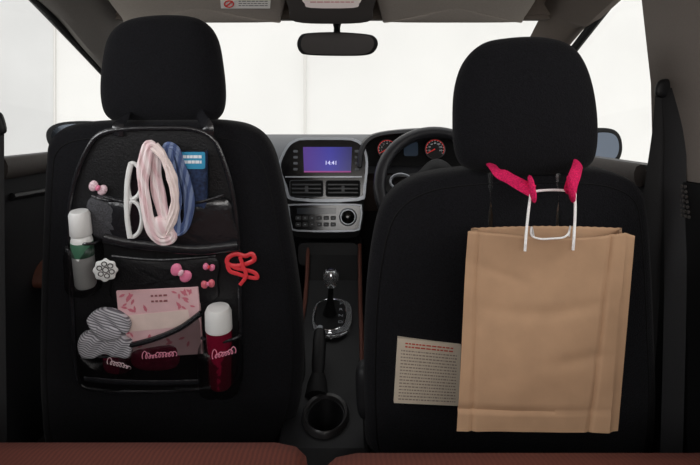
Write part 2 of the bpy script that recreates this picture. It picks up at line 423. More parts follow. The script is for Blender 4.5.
obj('clock_digits', textbm('14:41', .020, frame(SP, 331, 163, .015)), glow, stack, flat=True)
bm = B(); prism(bm, SP.pts([(304, 171), (351, 171), (351, 172.4), (304, 172.4)], .0145), V((0, .002, 0))); obj('screen_bar', bm, mat('bar_glow', (150, 70, 130), .5, emit=.6), stack)
bkey = mat('grey_key', (96, 99, 104), .5)
for px in (295.5, 357):
    for k in range(4):
        bm = B(); prism(bm, rrect(SP, px-2.2, 150+6*k, px+2.2, 152.5+6*k, .8, .013, 2), V((0, .006, 0))); obj('screen_key', bm, bkey, stack)
bm = B(); prism(bm, SP.pts([(285, 176.2), (362, 176.2), (362, 177.5), (285, 177.5)], .0125), V((0, .004, 0))); obj('chrome_strip', bm, silver, stack)
for x0, x1 in ((290, 323), (326, 360)):
    bm = B(); prism(bm, rrect(SP, x0, 180.5, x1, 196.5, 2, .0115, 3), V((0, .006, 0)), 0); v = obj('air_vent', bm, dkplastic, stack)
    for k in range(3):
        bm = B(); prism(bm, SP.pts([(x0+2, 184+4*k), (x1-2, 184+4*k), (x1-2, 185.3+4*k), (x0+2, 185.3+4*k)], .016), V((0, .006, 0))); obj('vent_slat', bm, mat('slat_grey', (52, 54, 58), .4), stack)
    xm = (x0+x1)/2
    bm = B(); prism(bm, SP.pts([(xm-1.5, 186), (xm+1.5, 186), (xm+1.5, 192), (xm-1.5, 192)], .018), V((0, .006, 0))); obj('vent_tab', bm, mat('slat_grey', (0, 0, 0)), stack)
    bm = B(); tube(bm, rrect(SP, x0, 180.5, x1, 196.5, 2, .013, 3), .0016, 5, True); obj('vent_ring', bm, mat('slat_grey', (0, 0, 0)), stack)
low = [(288.5, 207), (293, 204), (356, 204), (361.5, 207), (362, 216), (360, 226), (354, 231.5), (297, 231.5), (291, 226), (288.8, 216)]
bm = B(); prism(bm, cat(SP.pts(low, .004), 3), V((0, .03, 0)), .003); obj('lower_surround', bm, silver, stack)
bm = B(); prism(bm, cat(SP.pts(grow(low, -1.7), .010), 3), V((0, .02, 0)), .002); clim = obj('climate_panel', bm, gloss, stack)
bm = B(); prism(bm, SP.pts([(297, 208), (336, 208), (336, 214), (297, 214)], .013), V((0, .004, 0))); obj('climate_display', bm, mat('lcd', (26, 32, 40), .2), stack)
keym = mat('pale_key', (140, 144, 150), .5)
for row, y in enumerate((216, 222.5)):
    for k in range(6):
        bm = B(); x = 295.5+7*k
        prism(bm, rrect(SP, x, y, x+5.4, y+4, .8, .0135, 2), V((0, .005, 0))); kb = obj('climate_key', bm, mat('dark_key', (24, 25, 28), .4), stack)
        bm = B(); prism(bm, SP.pts([(x+1.8, y+1.6), (x+3.6, y+1.6), (x+3.6, y+2.4), (x+1.8, y+2.4)], .0142), V((0, .002, 0))); obj('key_symbol', bm, keym, stack, flat=True)
q = SP.pt(348, 217, .010)
bm = B(); lathe(bm, [(.031, 0), (.031, .006), (.026, .012), (.024, .012)], q, SP.N, 28); obj('knob_ring', bm, silver, stack)
bm = B(); lathe(bm, [(.024, .004), (.023, .026), (.020, .028)], q, SP.N, 28); obj('climate_knob', bm, gloss, stack)
# lower storage below the stack
bm = B(); prism(bm, rrect(SP, 298, 243, 358, 266, 5, -.01, 3), V((0, .06, 0)), .004); obj('storage_tray', bm, plastic, dash)
# instrument cluster, low and wide
CP = Plane(2.02, .87, .2)
hood = [(360, 166), (362, 151), (369, 140), (384, 134.5), (415, 132.5), (450, 132.5), (474, 136), (490, 145), (496, 166)]
hp = cat(CP.pts(hood), 4, False)
bm = B(); prism(bm, hp, V((0, .2, -.004)), 0); hd = obj('instrument_cluster', bm, dkplastic, dash)
hc = CP.pt(425, 166)
bm = B(); secs = []
for q in hp:
    d = (q-hc); d.y = 0; d.normalize()
    secs.append([q+d*.002+V((0, .03, 0)), q+d*.010+V((0, .10, 0)), q+d*.014+V((0, .0, .002)), q+d*.008+V((0, -.085, .004)), q-d*.002+V((0, -.09, .002)), q-d*.008+V((0, -.03, 0))])
loft(bm, secs); obj('cluster_hood', bm, mat('hood_dark', (46, 46, 49), .6, 0, .1, 500, .2), dash)
redm = mat('dial_red', (222, 54, 50), .5, emit=.4); dialw = mat('dial_white', (215, 215, 218), .5, emit=.3)
for (cx, cy, rr, nums) in ((387, 149, 9.6, ['1', '2', '3', '4', '5', '6', '7']), (435, 149, 10, ['20', '40', '60', '80', '100', '120', '140'])):
    bm = B(); prism(bm, ell(CP, cx, cy, rr, rr, .004, 32), V((0, .01, 0))); obj('dial_face', bm, mat('dial_black', (22, 20, 22), .4), hd)
    bm = B(); tube(bm, ell(CP, cx, cy, rr*.99, rr*.99, .008, 40), .0020, 6, True); obj('dial_bezel', bm, mat('dial_grey', (110, 108, 110), .3, .6), hd)
    bm = B(); ftube(bm, ell(CP, cx, cy, rr*.92, rr*.92, .0065, 36, 150, 390), .0030, .002, CP.N, 6); obj('dial_ring', bm, redm, hd)
    for k in range(13):
        a = math.radians(150+20*k); c, s = math.cos(a), math.sin(a)
        bm = B(); tube(bm, [CP.pt(cx+rr*.78*c, cy+rr*.78*s, .0065), CP.pt(cx+rr*.88*c, cy+rr*.88*s, .0065)], .0010, 4); obj('dial_tick', bm, dialw, hd)
    bm = B(); a = math.radians(150); tube(bm, [CP.pt(cx, cy, .009), CP.pt(cx+rr*.8*math.cos(a), cy+rr*.8*math.sin(a), .009)], [.0022, .001], 5); obj('dial_needle', bm, redm, hd)
    for k, t in enumerate(nums):
        a = math.radians(165+35*k)
        obj('numeral', textbm(t, .0080, frame(CP, cx+rr*.58*math.cos(a), cy+rr*.58*math.sin(a), .007)), dialw, hd, flat=True)
bm = B(); prism(bm, rrect(CP, 404, 142, 418, 156, 2, .005, 3), V((0, .006, 0))); obj('trip_display', bm, mat('trip_lcd', (44, 58, 74), .3, emit=.2), hd)

# ================================================================== STEERING WHEEL
wc = P(438, 186, 1.76); ti = math.radians(24)
wu = V((1, 0, 0)); wv = V((0, math.sin(ti), math.cos(ti))); wn = wu.cross(wv)
sw = thing('steering_wheel', 'black steering wheel in front of the red lit dials', 'steering wheel', wc)
def WP(a, r, n=0): return wc+wu*(r*math.cos(a))+wv*(r*math.sin(a))+wn*n
bm = B(); tube(bm, [WP(2*PI*k/64, .184) for k in range(64)], .0195, 14, True); obj('rim', bm, rubber, sw)
for a0, w in ((PI*.99, .066), (.01*PI, .066), (1.5*PI, .045)):
    bm = B(); ftube(bm, [WP(a0, .05, .0), WP(a0, .11, .0), WP(a0, .178, -.003)], [w*1.4, w, w*.9], [.03, .022, .016], wn, 12); sp = obj('spoke', bm, plastic, sw)
bm = B(); pillow(bm, [WP(2*PI*k/32, .082*(1+.08*math.cos(4*2*PI*k/32))) for k in range(32)], wn, .045, .04, 2.6); hub = obj('hub', bm, plastic, sw)
bm = B(); tube(bm, [wc+wu*(.028*math.cos(2*PI*k/24))+wv*(.019*math.sin(2*PI*k/24))+wn*.046 for k in range(24)], .003, 6, True)
obj('emblem', bm, chrome, hub)
for s in (-1, 1):
    cc = wc+wu*(s*.117)+wv*(.010)+wn*.014
    bm = B(); tube(bm, [cc+wu*(.034*math.cos(2*PI*k/28))+wv*(.025*math.sin(2*PI*k/28)) for k in range(28)], .0042, 6, True); obj('control_ring', bm, silver, sw)
    bm = B(); pillow(bm, [cc+wu*(.026*math.cos(2*PI*k/20))+wv*(.019*math.sin(2*PI*k/20)) for k in range(20)], wn, .006, .004, 3, 4); obj('control_pad', bm, gloss, sw)
bm = B(); tube(bm, [wc-wn*.02, wc-wn*.10, wc-wn*.26], [.05, .055, .06], 16); obj('column', bm, dkplastic, sw)
for s in (-1, 1):
    bm = B(); a = wc-wn*.07; tube(bm, [a+wu*(s*.05), a+wu*(s*.12)+wv*.03, a+wu*(s*.17)+wv*.045], [.007, .007, .01], 8); obj('stalk', bm, plastic, sw)

# ================================================================== CENTRE CONSOLE
CX = -.056
con = thing('centre_console', 'black centre console between the front seats with gear lever and cup holder', 'console', (CX, 1.5, 0))
def oval(x, y, rx, ry, z, n=36): return [V((x+rx*math.cos(2*PI*k/n), y+ry*math.sin(2*PI*k/n), z)) for k in range(n)]
ccx, ccy = CX, 1.29
prof = [(1.13, 0), (1.13, .215), (1.165, .238), (1.40, .243), (1.53, .285), (1.62, .315), (1.80, .338), (1.90, .39), (1.96, .50), (2.04, .52), (2.05, 0)]
conm = mat('console_black', (21, 21, 23), .55, 0, .1, 400, .15, spec=.3)
bm = B(); loft(bm, [[V((CX+x, a, b-i)) for a, b in prof] for x, i in ((-.10, .02), (-.094, .006), (-.085, 0), (.085, 0), (.094, .006), (.10, .02))])
cb = obj('console_body', bm, conm, con, ang=30)
bm = B(); a = [bm.verts.new(q-OFF[con.name]) for q in oval(ccx, ccy, .036, .066, .13)]; d = [bm.verts.new(q-OFF[con.name]) for q in oval(ccx, ccy, .045, .082, .33)]
quadring(bm, a, d); bm.faces.new(a); bm.faces.new(d[::-1]); bmesh.ops.recalc_face_normals(bm, faces=bm.faces)
me = bpy.data.meshes.new('cut'); bm.to_mesh(me); bm.free(); me.materials.append(conm); cut = bpy.data.objects.new('cut', me); C.objects.link(cut); cut.location = OFF[con.name]
md = cb.modifiers.new('b', 'BOOLEAN'); md.operation = 'DIFFERENCE'; md.object = cut; md.solver = 'EXACT'
bpy.context.view_layer.update()
me2 = bpy.data.meshes.new_from_object(cb.evaluated_get(bpy.context.evaluated_depsgraph_get()))
cb.modifiers.clear(); cb.data = me2; bpy.data.objects.remove(cut)
me2.polygons.foreach_set('use_smooth', [True]*len(me2.polygons)); me2.set_sharp_from_angle(angle=math.radians(30))
bm = B(); rs = []
for rx, ry, z in ((.054, .092, .238), (.053, .091, .250), (.050, .088, .2535), (.044, .081, .250), (.038, .070, .142)):
    rs.append([bm.verts.new(q) for q in oval(ccx, ccy, rx, ry, z)])
for i in range(len(rs)-1): quadring(bm, rs[i], rs[i+1])
ch = obj('cup_holder', bm, mat('holder_rim', (44, 43, 44), .35), con)
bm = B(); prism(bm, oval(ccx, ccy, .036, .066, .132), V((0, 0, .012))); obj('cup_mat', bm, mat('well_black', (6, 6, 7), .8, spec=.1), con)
# gear plate and lever
GP = lambda x, y, dz=0: V((CX+x, y, .318+(y-1.64)*.14+dz))
sq = lambda t, e: (math.copysign(abs(math.cos(t))**e, math.cos(t)), math.copysign(abs(math.sin(t))**e, math.sin(t)))
TT = [2*PI*k/40 for k in range(40)]
bm = B(); prism(bm, [GP(.060*sq(t, .75)[0]+.002, 1.70+.118*sq(t, .75)[1]) for t in TT], V((0, 0, .012)), .004); obj('gear_plate', bm, mat('gate_silver', (205, 207, 210), .22, .8), con)
bm = B(); prism(bm, [GP(.044*sq(t, .75)[0]-.004, 1.70+.098*sq(t, .75)[1], .012) for t in TT], V((0, 0, .004))); obj('gear_gate', bm, mat('gate_black', (14, 14, 15), .5, spec=.25), con)
bm = B(); tube(bm, [GP(.045*sq(t, .75)[0]-.004, 1.70+.099*sq(t, .75)[1], .015) for t in TT], .003, 6, True); obj('gate_ring', bm, chrome, con)
for k, t in enumerate('PRND'):
    M = Matrix.Translation(GP(.028, 1.765-.04*k, .0175)) @ Matrix.Rotation(.14, 4, 'X')
    obj('gear_letter', textbm(t, .020, M), keym, con, flat=True)
l0, l1 = GP(-.006, 1.70, .01), P(331, 286, 1.665)
bm = B(); tube(bm, [l0, l0.lerp(l1, .35), l0.lerp(l1, .6), l1], [.024, .014, .009, .008], 12); lev = obj('gear_lever', bm, dkplastic, con)
bm = B(); lathe(bm, [(.008, -.006), (.015, 0), (.021, .012), (.0235, .026), (.022, .040), (.016, .049), (.004, .052)], l1, V((0, -.1, 1)), 20); obj('gear_knob', bm, mat('gate_silver', (0, 0, 0)), con)
bm = B(); lathe(bm, [(.0145, .0485), (.012, .0525), (.004, .0545)], l1, V((0, -.1, 1)), 20); obj('knob_cap', bm, gloss, con)
# handbrake
h0, h1 = V((CX-.026, 1.39, .245)), V((CX-.026, 1.53, .352))
bm = B(); tube(bm, [h0, h0.lerp(h1, .25), h0.lerp(h1, .4), h0.lerp(h1, .8), h1], [.013, .013, .0175, .018, .014], 12); hb = obj('handbrake', bm, conm, con)
bm = B(); d = (h1-h0).normalized(); lathe(bm, [(.008, -.005), (.008, .012), (.005, .014)], h1, d, 12); obj('release_button', bm, silver, con)
bm = B(); tube(bm, [h0+V((0, -.01, -.006)), h0+V((0, .03, .016)), h0+V((0, .05, .03))], [.03, .024, .016], 12); obj('brake_boot', bm, dkplastic, con)
for s in (-1, 1):
    bm = B(); ftube(bm, [V((CX+s*.089, 1.5, .278)), V((CX+s*.089, 1.62, .318)), V((CX+s*.089, 1.8, .342)), V((CX+s*.09, 1.9, .395)), V((CX+s*.09, 1.96, .50))], .018, .014, V((1, 0, 0)), 8); obj('side_trim', bm, rust, con)

# ================================================================== MIRROR, VISORS, ROOF CONSOLE
mi = thing('rearview_mirror', 'black rear view mirror hanging at the top of the windscreen', 'mirror', P(337, 56, 1.75))
MP = Plane(1.75, 1.17, -.12)
mo = [(297, 44), (300, 36), (308, 33), (337, 32), (366, 34), (375, 37), (378, 44), (374, 52), (364, 55.5), (337, 56), (308, 55), (300, 52)]
bm = B(); pillow(bm, cat(MP.pts(mo), 4), MP.N, .008, .035, 4); obj('mirror_housing', bm, dkplastic, mi)
cc = MP.pt(337, 44)
bm = B(); pts = [cc+(q-cc)*.90+MP.N*.0085 for q in cat(MP.pts(mo), 4)]; prism(bm, pts, -MP.N*.003); obj('mirror_glass', bm, mat('mirror_dark', (46, 41, 39), .35, spec=.15), mi)  # reflection of the dark cabin is put into the glass colour
bm = B(); tube(bm, [MP.pt(337, 42, -.03), P(337, 28, 1.74), P(337, 16, 1.68)], [.012, .010, .018], 10); obj('mirror_stem', bm, dkplastic, mi)
vism = mat('visor_vinyl', (150, 142, 134), .85, 0, .05, 200, .1)
vn = V((0, -.46, -.888)).normalized()
def visor(label, x0, x1):
    root = thing('sun_visor', label, 'sun visor', P((x0+x1)/2, 21, 1.55))
    lo_ = [P(x, y, 1.56) for x, y in ((x0+3, 18), (x0+12, 21), ((x0+x1)/2, 21.5), (x1-12, 21), (x1-3, 18))]
    hi_ = [V((P(x, 0, 1.5).x, 1.40, 1.283)) for x in (x1, (x0+x1)/2, x0)]
    bm = B(); pillow(bm, cat(lo_+hi_, 4), vn, .010, .008, 4); obj('visor_panel', bm, vism, root)
    bm = B(); q = P(x0 if x0 < 300 else x1, 3, 1.52); tube(bm, [q+V((-.03, 0, .02)), q+V((.03, 0, .02))], .007); obj('visor_pivot', bm, dkplastic, root)
    return root
v1 = visor('grey sun visor with a white printed label, above the seat with the organizer', 119, 284)
v2 = visor('plain grey sun visor above the driver seat', 379, 527)
def vpl(px, py, off=.0):   # point on the visor plane
    q0 = P(200, 20, 1.56)+vn*(.0135+off); d = P(px, py, 1)-V((0, 0, ZC)); o0 = V((0, 0, ZC)); t = (q0-o0).dot(vn)/d.dot(vn); return o0+d*t
bm = B(); prism(bm, [vpl(220, -3), vpl(271, -3), vpl(270, 8.5), vpl(221, 8.5)], -vn*.004); obj('visor_label', bm, mat('white_label', (240, 237, 233), .7, emit=0), v1)
bm = marks([.35, .55, .75], .36, .95, .07, 21, lambda u, v: vpl(221+49*u, -3+11*v, .0012), .04, .1); obj('label_print', bm, mat('grey_ink', (120, 116, 114), .8), v1, flat=True)
bm = B(); tube(bm, [vpl(229+4.5*math.cos(2*PI*k/20), 4+3.2*math.sin(2*PI*k/20), .0012) for k in range(20)], .0018, 5, True); obj('label_symbol', bm, mat('red_symbol', (205, 50, 45), .6), v1)
bm = B(); tube(bm, [vpl(226, 6.2, .0012), vpl(232, 1.8, .0012)], .0018, 5); obj('symbol_bar', bm, mat('red_symbol', (0, 0, 0)), v1)
oc = thing('overhead_console', 'dark overhead console with a pale lamp lens between the sun visors', 'roof console', P(331, 22, 1.55))
bm = B(); pillow(bm, cat([vpl(292, -14), vpl(370, -14), vpl(373, 10), vpl(368, 20), vpl(331, 22), vpl(295, 20), vpl(289, 10)], 4), vn, .012, .03, 5); obj('console_shell', bm, mat('console_dark', (64, 60, 58), .8), oc)
bm = B(); prism(bm, cat([vpl(306, -3, .013), vpl(357, -3, .013), vpl(359, 3, .013), vpl(353, 7, .013), vpl(311, 7, .013), vpl(305, 3, .013)], 3), vn*.003); obj('lamp_lens', bm, mat('lens', (232, 218, 214), .3, emit=.15), oc)
bm = marks([.45], .08, .92, .12, 23, lambda u, v: vpl(306+52*u, -2+8*v, .017), .05, .12); obj('lens_print', bm, mat('pink_print', (215, 140, 140), .6), oc, flat=True)

# ================================================================== DOOR MIRRORS
def dmirror(label, pts, Y, tilt, mg, sc):
    c = sum((P(a, b, Y) for a, b in pts), V())/len(pts)
    n = V((tilt, -1, .0)).normalized()
    root = thing('door_mirror', label, 'mirror', c-V((0, 0, .06)))
    o = cat([P(a, b, Y+(P(a, b, Y)-c).x*tilt) for a, b in pts], 4)
    bm = B(); pillow(bm, o, n, .012, .09, 3); obj('mirror_shell', bm, dkplastic, root)
    bm = B(); prism(bm, [c+(q-c)*sc+n*.0125 for q in o], -n*.003); obj('mirror_face', bm, mg, root)
    sx_ = 1 if c.x < 0 else -1
    bm = B(); ftube(bm, [c+V((sx_*.06, 0, -.04)), c+V((sx_*.14, -.02, -.07))], .06, .04, V((0, 0, 1)), 8); obj('mirror_arm', bm, dkplastic, root)
dmirror('dark door mirror outside the window beside the organizer seat', [(46, 136), (50, 127), (64, 122), (90, 121), (104, 124), (106, 140), (100, 150), (70, 152), (52, 148)], 1.83, .35, mat('door_mirror_dim', (56, 60, 66), .1, 1), .8)
dmirror('door mirror with a grey blue face outside the driver window', [(590, 132), (596, 128), (612, 129), (620, 136), (622, 150), (617, 162), (604, 165), (592, 162), (589, 148)], 1.78, -.10, mat('door_mirror_glass', (104, 112, 124), .05, 1), .74)

# ================================================================== SEAT BELTS
web = mat('belt_webbing', (24, 24, 26), .7, 0, .2, 500, .3)
sb = thing('seat_belt', 'black seat belt hanging from the grey pillar right of the driver seat', 'seat belt', (XR-.04, 1.13, 0))
d0 = P(667, 88, 1.15)
bm = B(); ftube(bm, cat([P(667, 90, 1.145), P(664, 130, 1.14), P(657, 180, 1.145), P(650, 240, 1.16), P(648, 300, 1.18), V((XR-.04, 1.2, .25))], 5, False), .042, .003, V((-.75, -1, 0)).normalized(), 8); obj('webbing', bm, web, sb)
bm = B(); ftube(bm, cat([P(671, 88, 1.135), P(675, 130, 1.115), P(675, 180, 1.11), P(675, 300, 1.10), V((XR-.03, 1.1, .2)), V((XR-.03, 1.1, 0))], 5, False), .042, .003, V((-1, -.7, 0)).normalized(), 8); obj('webbing', bm, web, sb)
bm = B(); pillow(bm, cat([d0+V((a*.026, b*.01, c*.024)) for a, b, c in ((-1, -.3, -.6), (-.8, -.2, .5), (0, 0, .8), (.8, .2, .5), (1, .3, -.6), (0, 0, -.9))], 4), V((-.4, -1, 0)).normalized(), .014, .012, 3); obj('guide_loop', bm, plastic, sb)
sb2 = thing('seat_belt', 'seat belt with a black guide loop at the far left pillar', 'seat belt', (XL+.03, 1.2, 0))
bm = B(); ftube(bm, [P(-4, 126, 1.2), P(-4, 180, 1.2), P(-3, 300, 1.2), V((XL+.04, 1.2, 0))], .03, .003, V((.6, -1, 0)).normalized(), 8); obj('webbing', bm, web, sb2)
d0 = P(-1, 124, 1.195)
bm = B(); pillow(bm, cat([d0+V((a*.016, 0, c*.026)) for a, c in ((-1, -.6), (-.6, .6), (0, 1), (.6, .6), (1, -.6), (0, -.9))], 4), V((.3, -1, 0)).normalized(), .012, .01, 3); obj('guide_loop', bm, plastic, sb2)

# ================================================================== PAPER BAG ON THE DRIVER SEAT
bag = thing('paper_bag', 'plain brown kraft paper bag with white cord handles hung on the driver seat', 'paper bag', P(540, 433, .93))
fl = lambda v: P(468-11*v, 231+201*v, .905-.015*v)       # front left edge, top to bottom
fc = lambda v: P(626-17*v, 233+200*v, .895-.02*v)        # front right crease
fr = lambda v: P(635-17*v, 236+195*v, .900-.019*v)       # right gusset edge
bl = lambda v: P(471-8*v, 228+200*v, .975)
br = lambda v: P(622-12*v, 228+198*v, .975)
def fold(u, v):
    d = .004*math.sin(4*u+2*v+.5)*math.sin(PI*min(1, v*1.2))+.002*math.sin(8*v-2*u)+.0008*math.sin(17*u+6*v)*math.sin(11*v-3*u)
    d += -.012*math.sin(PI*u)*(1-abs(2*v-1)**2)
    d += .005*math.exp(-((v-.885)/.010)**2)*(.6+.4*math.sin(3*u+1))
    d += .0035*math.exp(-((v-.36-.04*math.sin(4*u))/.035)**2)*math.sin(PI*u)
    d += .003*math.exp(-((u-.07-.03*v)/.014)**2)
    d += .004*math.exp(-((u-.90+.03*v)/.014)**2)
    d += .003*math.exp(-((v-.70+.1*u)/.035)**2)*math.exp(-((u-.75)/.2)**2)
    d += .002*math.exp(-((v-.15-.25*u)/.025)**2)*math.exp(-((u-.2)/.2)**2)
    d += -.016*math.sin(PI*u)*max(0, 1-v*4)**2
    return d
NV, NU = 64, 80
edges = []
for j in range(NV+1):
    v = j/NV; row = []
    for i in range(NU+1):
        u = i/NU; q = fl(v).lerp(fc(v), u)
        zz = (.0005 if i % 2 else -.0005) if j == 0 else 0
        row.append(q+V((0, fold(u, v), (-.006*math.sin(PI*u)+.0012*math.sin(7*u))*(1-v)**3+zz)))
    for i in range(1, 5): row.append(fc(v).lerp(fr(v), i/4)+V((0, .0015*math.sin(PI*i/4), 0)))
    for i in range(1, 4): row.append(fr(v).lerp(br(v), i/3)+V((-.014*math.sin(PI*i/3), 0, 0)))
    for i in range(1, 41): row.append(br(v).lerp(bl(v), i/40)+V((0, .003*math.sin(PI*i/40), .003*math.sin(PI*i/40)*(1-v)**3+((.0005 if i % 2 else -.0005) if j == 0 else 0))))
    for i in range(1, 4): row.append(bl(v).lerp(fl(v), i/4)+V((.014*math.sin(PI*i/4), 0, 0)))
    edges.append(row)
bm = B(); rs = [[bm.verts.new(q) for q in row] for row in edges]
for j in range(NV): quadring(bm, rs[j], rs[j+1])
bm.faces.new(rs[-1])
body = obj('bag_body', bm, kraft, bag, ang=42)
sm_ = body.modifiers.new('paper', 'SOLIDIFY'); sm_.thickness = .0008
bm = B(); tube(bm, cat([P(525, 251, .872), P(526, 236, .872), P(528, 215, .90), P(530, 200, .915), P(533, 192, .925), P(553, 190, .93), P(573, 192, .925), P(575, 200, .915), P(575, 216, .90), P(574, 236, .872), P(573, 250, .872)], 5, False), .0022, 8); obj('handle', bm, cord, bag)
bm = B(); tube(bm, cat([P(534, 238, .955), P(532, 228, .94), P(531, 229, .90), P(532, 236, .874), P(541, 239, .872), P(553, 238.5, .871), P(563, 237.5, .872), P(568, 234, .874), P(570, 228, .90), P(570, 227, .94), P(569, 236, .955)], 5, False), .0016, 8); obj('handle', bm, cord, bag)
# pink straps from the headrest
def pstrap(label, path, knot):
    root = thing('hanging_strap', label, 'strap', path[-1])
    bm = B(); ftube(bm, cat(path, 6, False), .023, .010, V((.1, -1, .25)).normalized(), 12)
    obj('strap_band', bm, pink, root)
    bm = B(); ftube(bm, cat(knot, 6, True), .021, .009, V((1, 0, .2)).normalized(), 10, True); obj('strap_loop', bm, pink, root)
K = lambda px, py, Y: [P(px-1, py-8, Y-.012), P(px+1, py+2, Y-.018), P(px+1, py+7, Y-.004), P(px+1, py+4, Y+.010), P(px-1, py-7, Y+.012)]
pstrap('hot pink strap running from the headrest to the left of the bag handle', [P(492, 166, 1.03), P(498, 172, .985), P(507, 177, .965), P(516, 182, .945), P(525, 187, .932), P(533, 191, .925)], K(532, 190, .925))
pstrap('hot pink strap holding the right corner of the bag handle', [P(578, 164, 1.03), P(576, 172, .98), P(573, 180, .955), P(571, 187, .935), P(570, 193, .925)], K(571, 190, .925))

# ================================================================== SEAT ORGANIZER
OPL = PL; A = .058
og = thing('seat_organizer', 'black pocket organizer hanging on the back of the left front seat', 'seat organizer', PL.pt(155, 392, A))
oo = [(69, 215), (75, 180), (87, 150), (101, 134), (126, 129), (160, 128), (192, 129), (213, 139), (225, 165), (234, 200), (238, 240), (240, 300), (240, 350), (236, 378), (215, 387), (150, 391), (92, 389), (77, 374), (73, 320), (70, 260)]
op = cat(PL.pts(oo, A), 5)
bm = B(); prism(bm, op, V((0, .008, 0)), 0); obj('backing', bm, nylon, og)
bm = B(); tube(bm, cat(PL.pts(oo, A+.003), 5), .0056, 10, True); obj('piping', bm, vinyl, og)
for px in (118, 208):
    bm = B(); ftube(bm, cat([PL.pt(px, 136, A+.004), PL.pt(px, 126, A+.004), PL.pt(px+(164-px)*.12, 119, .035), PL.pt(px+(164-px)*.2, 113, .0)], 4, False), .022, .003, V((0, -1, 0)), 8); obj('hanging_strap', bm, vinyl, og)
def pocket(name, outline, d, m, edge, edgem=vinyl, er=.0035, p=3.0, ends=.7):
    o = cat(PL.pts(outline, A+.002), 4)
    bm = B(); pillow(bm, o, PL.N, d, .001, p, 9)
    for v in bm.verts: v.co += PL.N*.0015*math.sin(v.co.x*210+v.co.z*150)*math.sin(v.co.z*190)
    k = obj(name, bm, m, og)
    if edge:
        n = len(edge)-1
        e = [PL.pt(a, b, A+.002+d*(ends+(.92-ends)*math.sin(PI*i/n))) for i, (a, b) in enumerate(edge)]
        bm = B(); tube(bm, cat(e, 5, False), er, 8); obj('pocket_binding', bm, edgem, k)
    return k
meshm = mat('pocket_mesh', (58, 58, 62), .7, 0, .7, 400, .5)
pocket('upper_pocket', [(104, 198), (160, 204), (222, 196), (235, 215), (237, 246), (200, 252), (150, 246), (104, 240)], .020, vinyl, [(104, 197), (130, 203), (165, 206), (200, 202), (224, 195)])
pocket('mesh_pocket', [(92, 196), (122, 200), (126, 220), (124, 240), (96, 236), (88, 216)], .016, meshm, [(92, 196), (106, 200), (123, 200)])
bm = B(); ftube(bm, cat(PL.pts([(104, 238), (125, 243), (160, 247), (200, 250), (238, 246)], A+.020), 5, False), .022, .012, PL.N, 10); obj('vinyl_band', bm, vinyl, og)
pocket('side_pocket', [(72, 240), (86, 244), (101, 240), (104, 262), (101, 288), (86, 292), (73, 287), (70, 262)], .044, seethru, [(71, 240), (79, 243), (86, 244), (94, 243), (101, 240)], vinyl, .0032, 5, .25)
pocket('middle_pocket', [(112, 256), (160, 260), (215, 256), (218, 282), (214, 300), (160, 304), (114, 300), (110, 280)], .008, nylon, [(112, 256), (160, 260), (216, 256)])
lpk = pocket('lower_pocket', [(122, 346), (140, 341), (160, 336), (182, 326), (200, 314), (203, 350), (201, 384), (160, 388), (124, 385), (120, 365)], .028, seethru, [(121, 347), (140, 343), (160, 337), (182, 327), (201, 313)], vinyl, .006)
cpk = pocket('corner_pocket', [(80, 352), (100, 357), (131, 350), (133, 370), (130, 386), (105, 389), (84, 386), (78, 370)], .022, seethru, [(80, 352), (104, 357), (132, 350)])
bpk = pocket('bottle_pocket', [(203, 338), (221, 342), (240, 336), (243, 360), (240, 386), (221, 390), (204, 386), (201, 360)], .050, seethru, [(202, 338), (211, 341), (221, 342), (231, 340), (240, 336)], vinyl, .0038, 5, .25)
bm = B(); ftube(bm, cat(PL.pts([(84, 379), (120, 382), (160, 383), (200, 382)], A+.03), 5, False), .012, .003, PL.N, 8); obj('lower_band', bm, vinyl, og)
# flowing pink lettering on the pocket fronts
def script(parent, x0, y0, x1, y1, h, n, off, m, r=.0011, seed=1):
    rnd = random.Random(seed); pts = []; hs = [h*rnd.uniform(.55, 1.15) for _ in range(n+1)]; hs[0] = h*1.5
    for k in range(n*12+1):
        t = k/(n*12); th = 2*PI*n*t; hh = hs[int(t*n) if t < 1 else n]
        x = x0+(x1-x0)*t-1.6*math.sin(th); y = y0+(y1-y0)*t-hh*.5*(1-math.cos(th))
        pts.append(PL.pt(x, y, A+off))
    bm = B(); tube(bm, pts, r, 6); obj('lettering', bm, m, parent)
lett = mat('lettering_pink', (240, 150, 176), .5)
script(lpk, 143, 359, 176, 356, 5, 10, .033, lett, .0009, 2)
script(cpk, 108, 364, 130, 369, 4.5, 7, .027, mat('lettering_pale', (226, 196, 202), .5), .0009, 3)
script(bpk, 213, 359, 235, 353, 6, 7, .0545, lett, .0010, 4)

# ---- things held in the organizer
for lab, pts_, dd in (('maroon pouch showing through the mesh pocket under the booklet', [(132, 350), (150, 345), (176, 343), (180, 356), (174, 368), (145, 370), (131, 363)], .012),
                      ('small maroon pouch in the corner pocket under the striped cloth', [(104, 354), (120, 352), (129, 356), (130, 370), (118, 374), (105, 370)], .012)):
    bm = B(); pillow(bm, cat(PL.pts(pts_, A+.006), 4), PL.N, dd, .003, 2.6, 6); obj('pouch', bm, maroon, None, lab, 'pouch')
b0, b1 = PL.pt(86, 286, A+.022), PL.pt(79, 211, A+.026)
ax = b1-b0; H = ax.length; r0 = .0215
bt = thing('lotion_bottle', 'white bottle with a green label in the left side pocket', 'bottle', b0)
bm = B(); lathe(bm, [(r0*.85, 0), (r0, .006), (r0, H*.62), (r0*.9, H*.67), (r0*.7, H*.70)], b0, ax, 24); obj('bottle_body', bm, white, bt)
bm = B(); lathe(bm, [(r0*.95, H*.69), (r0*1.0, H*.70), (r0*.96, H*.96), (r0*.8, H*1.0), (r0*.3, H*1.005)], b0, ax, 24); obj('bottle_cap', bm, white, bt)
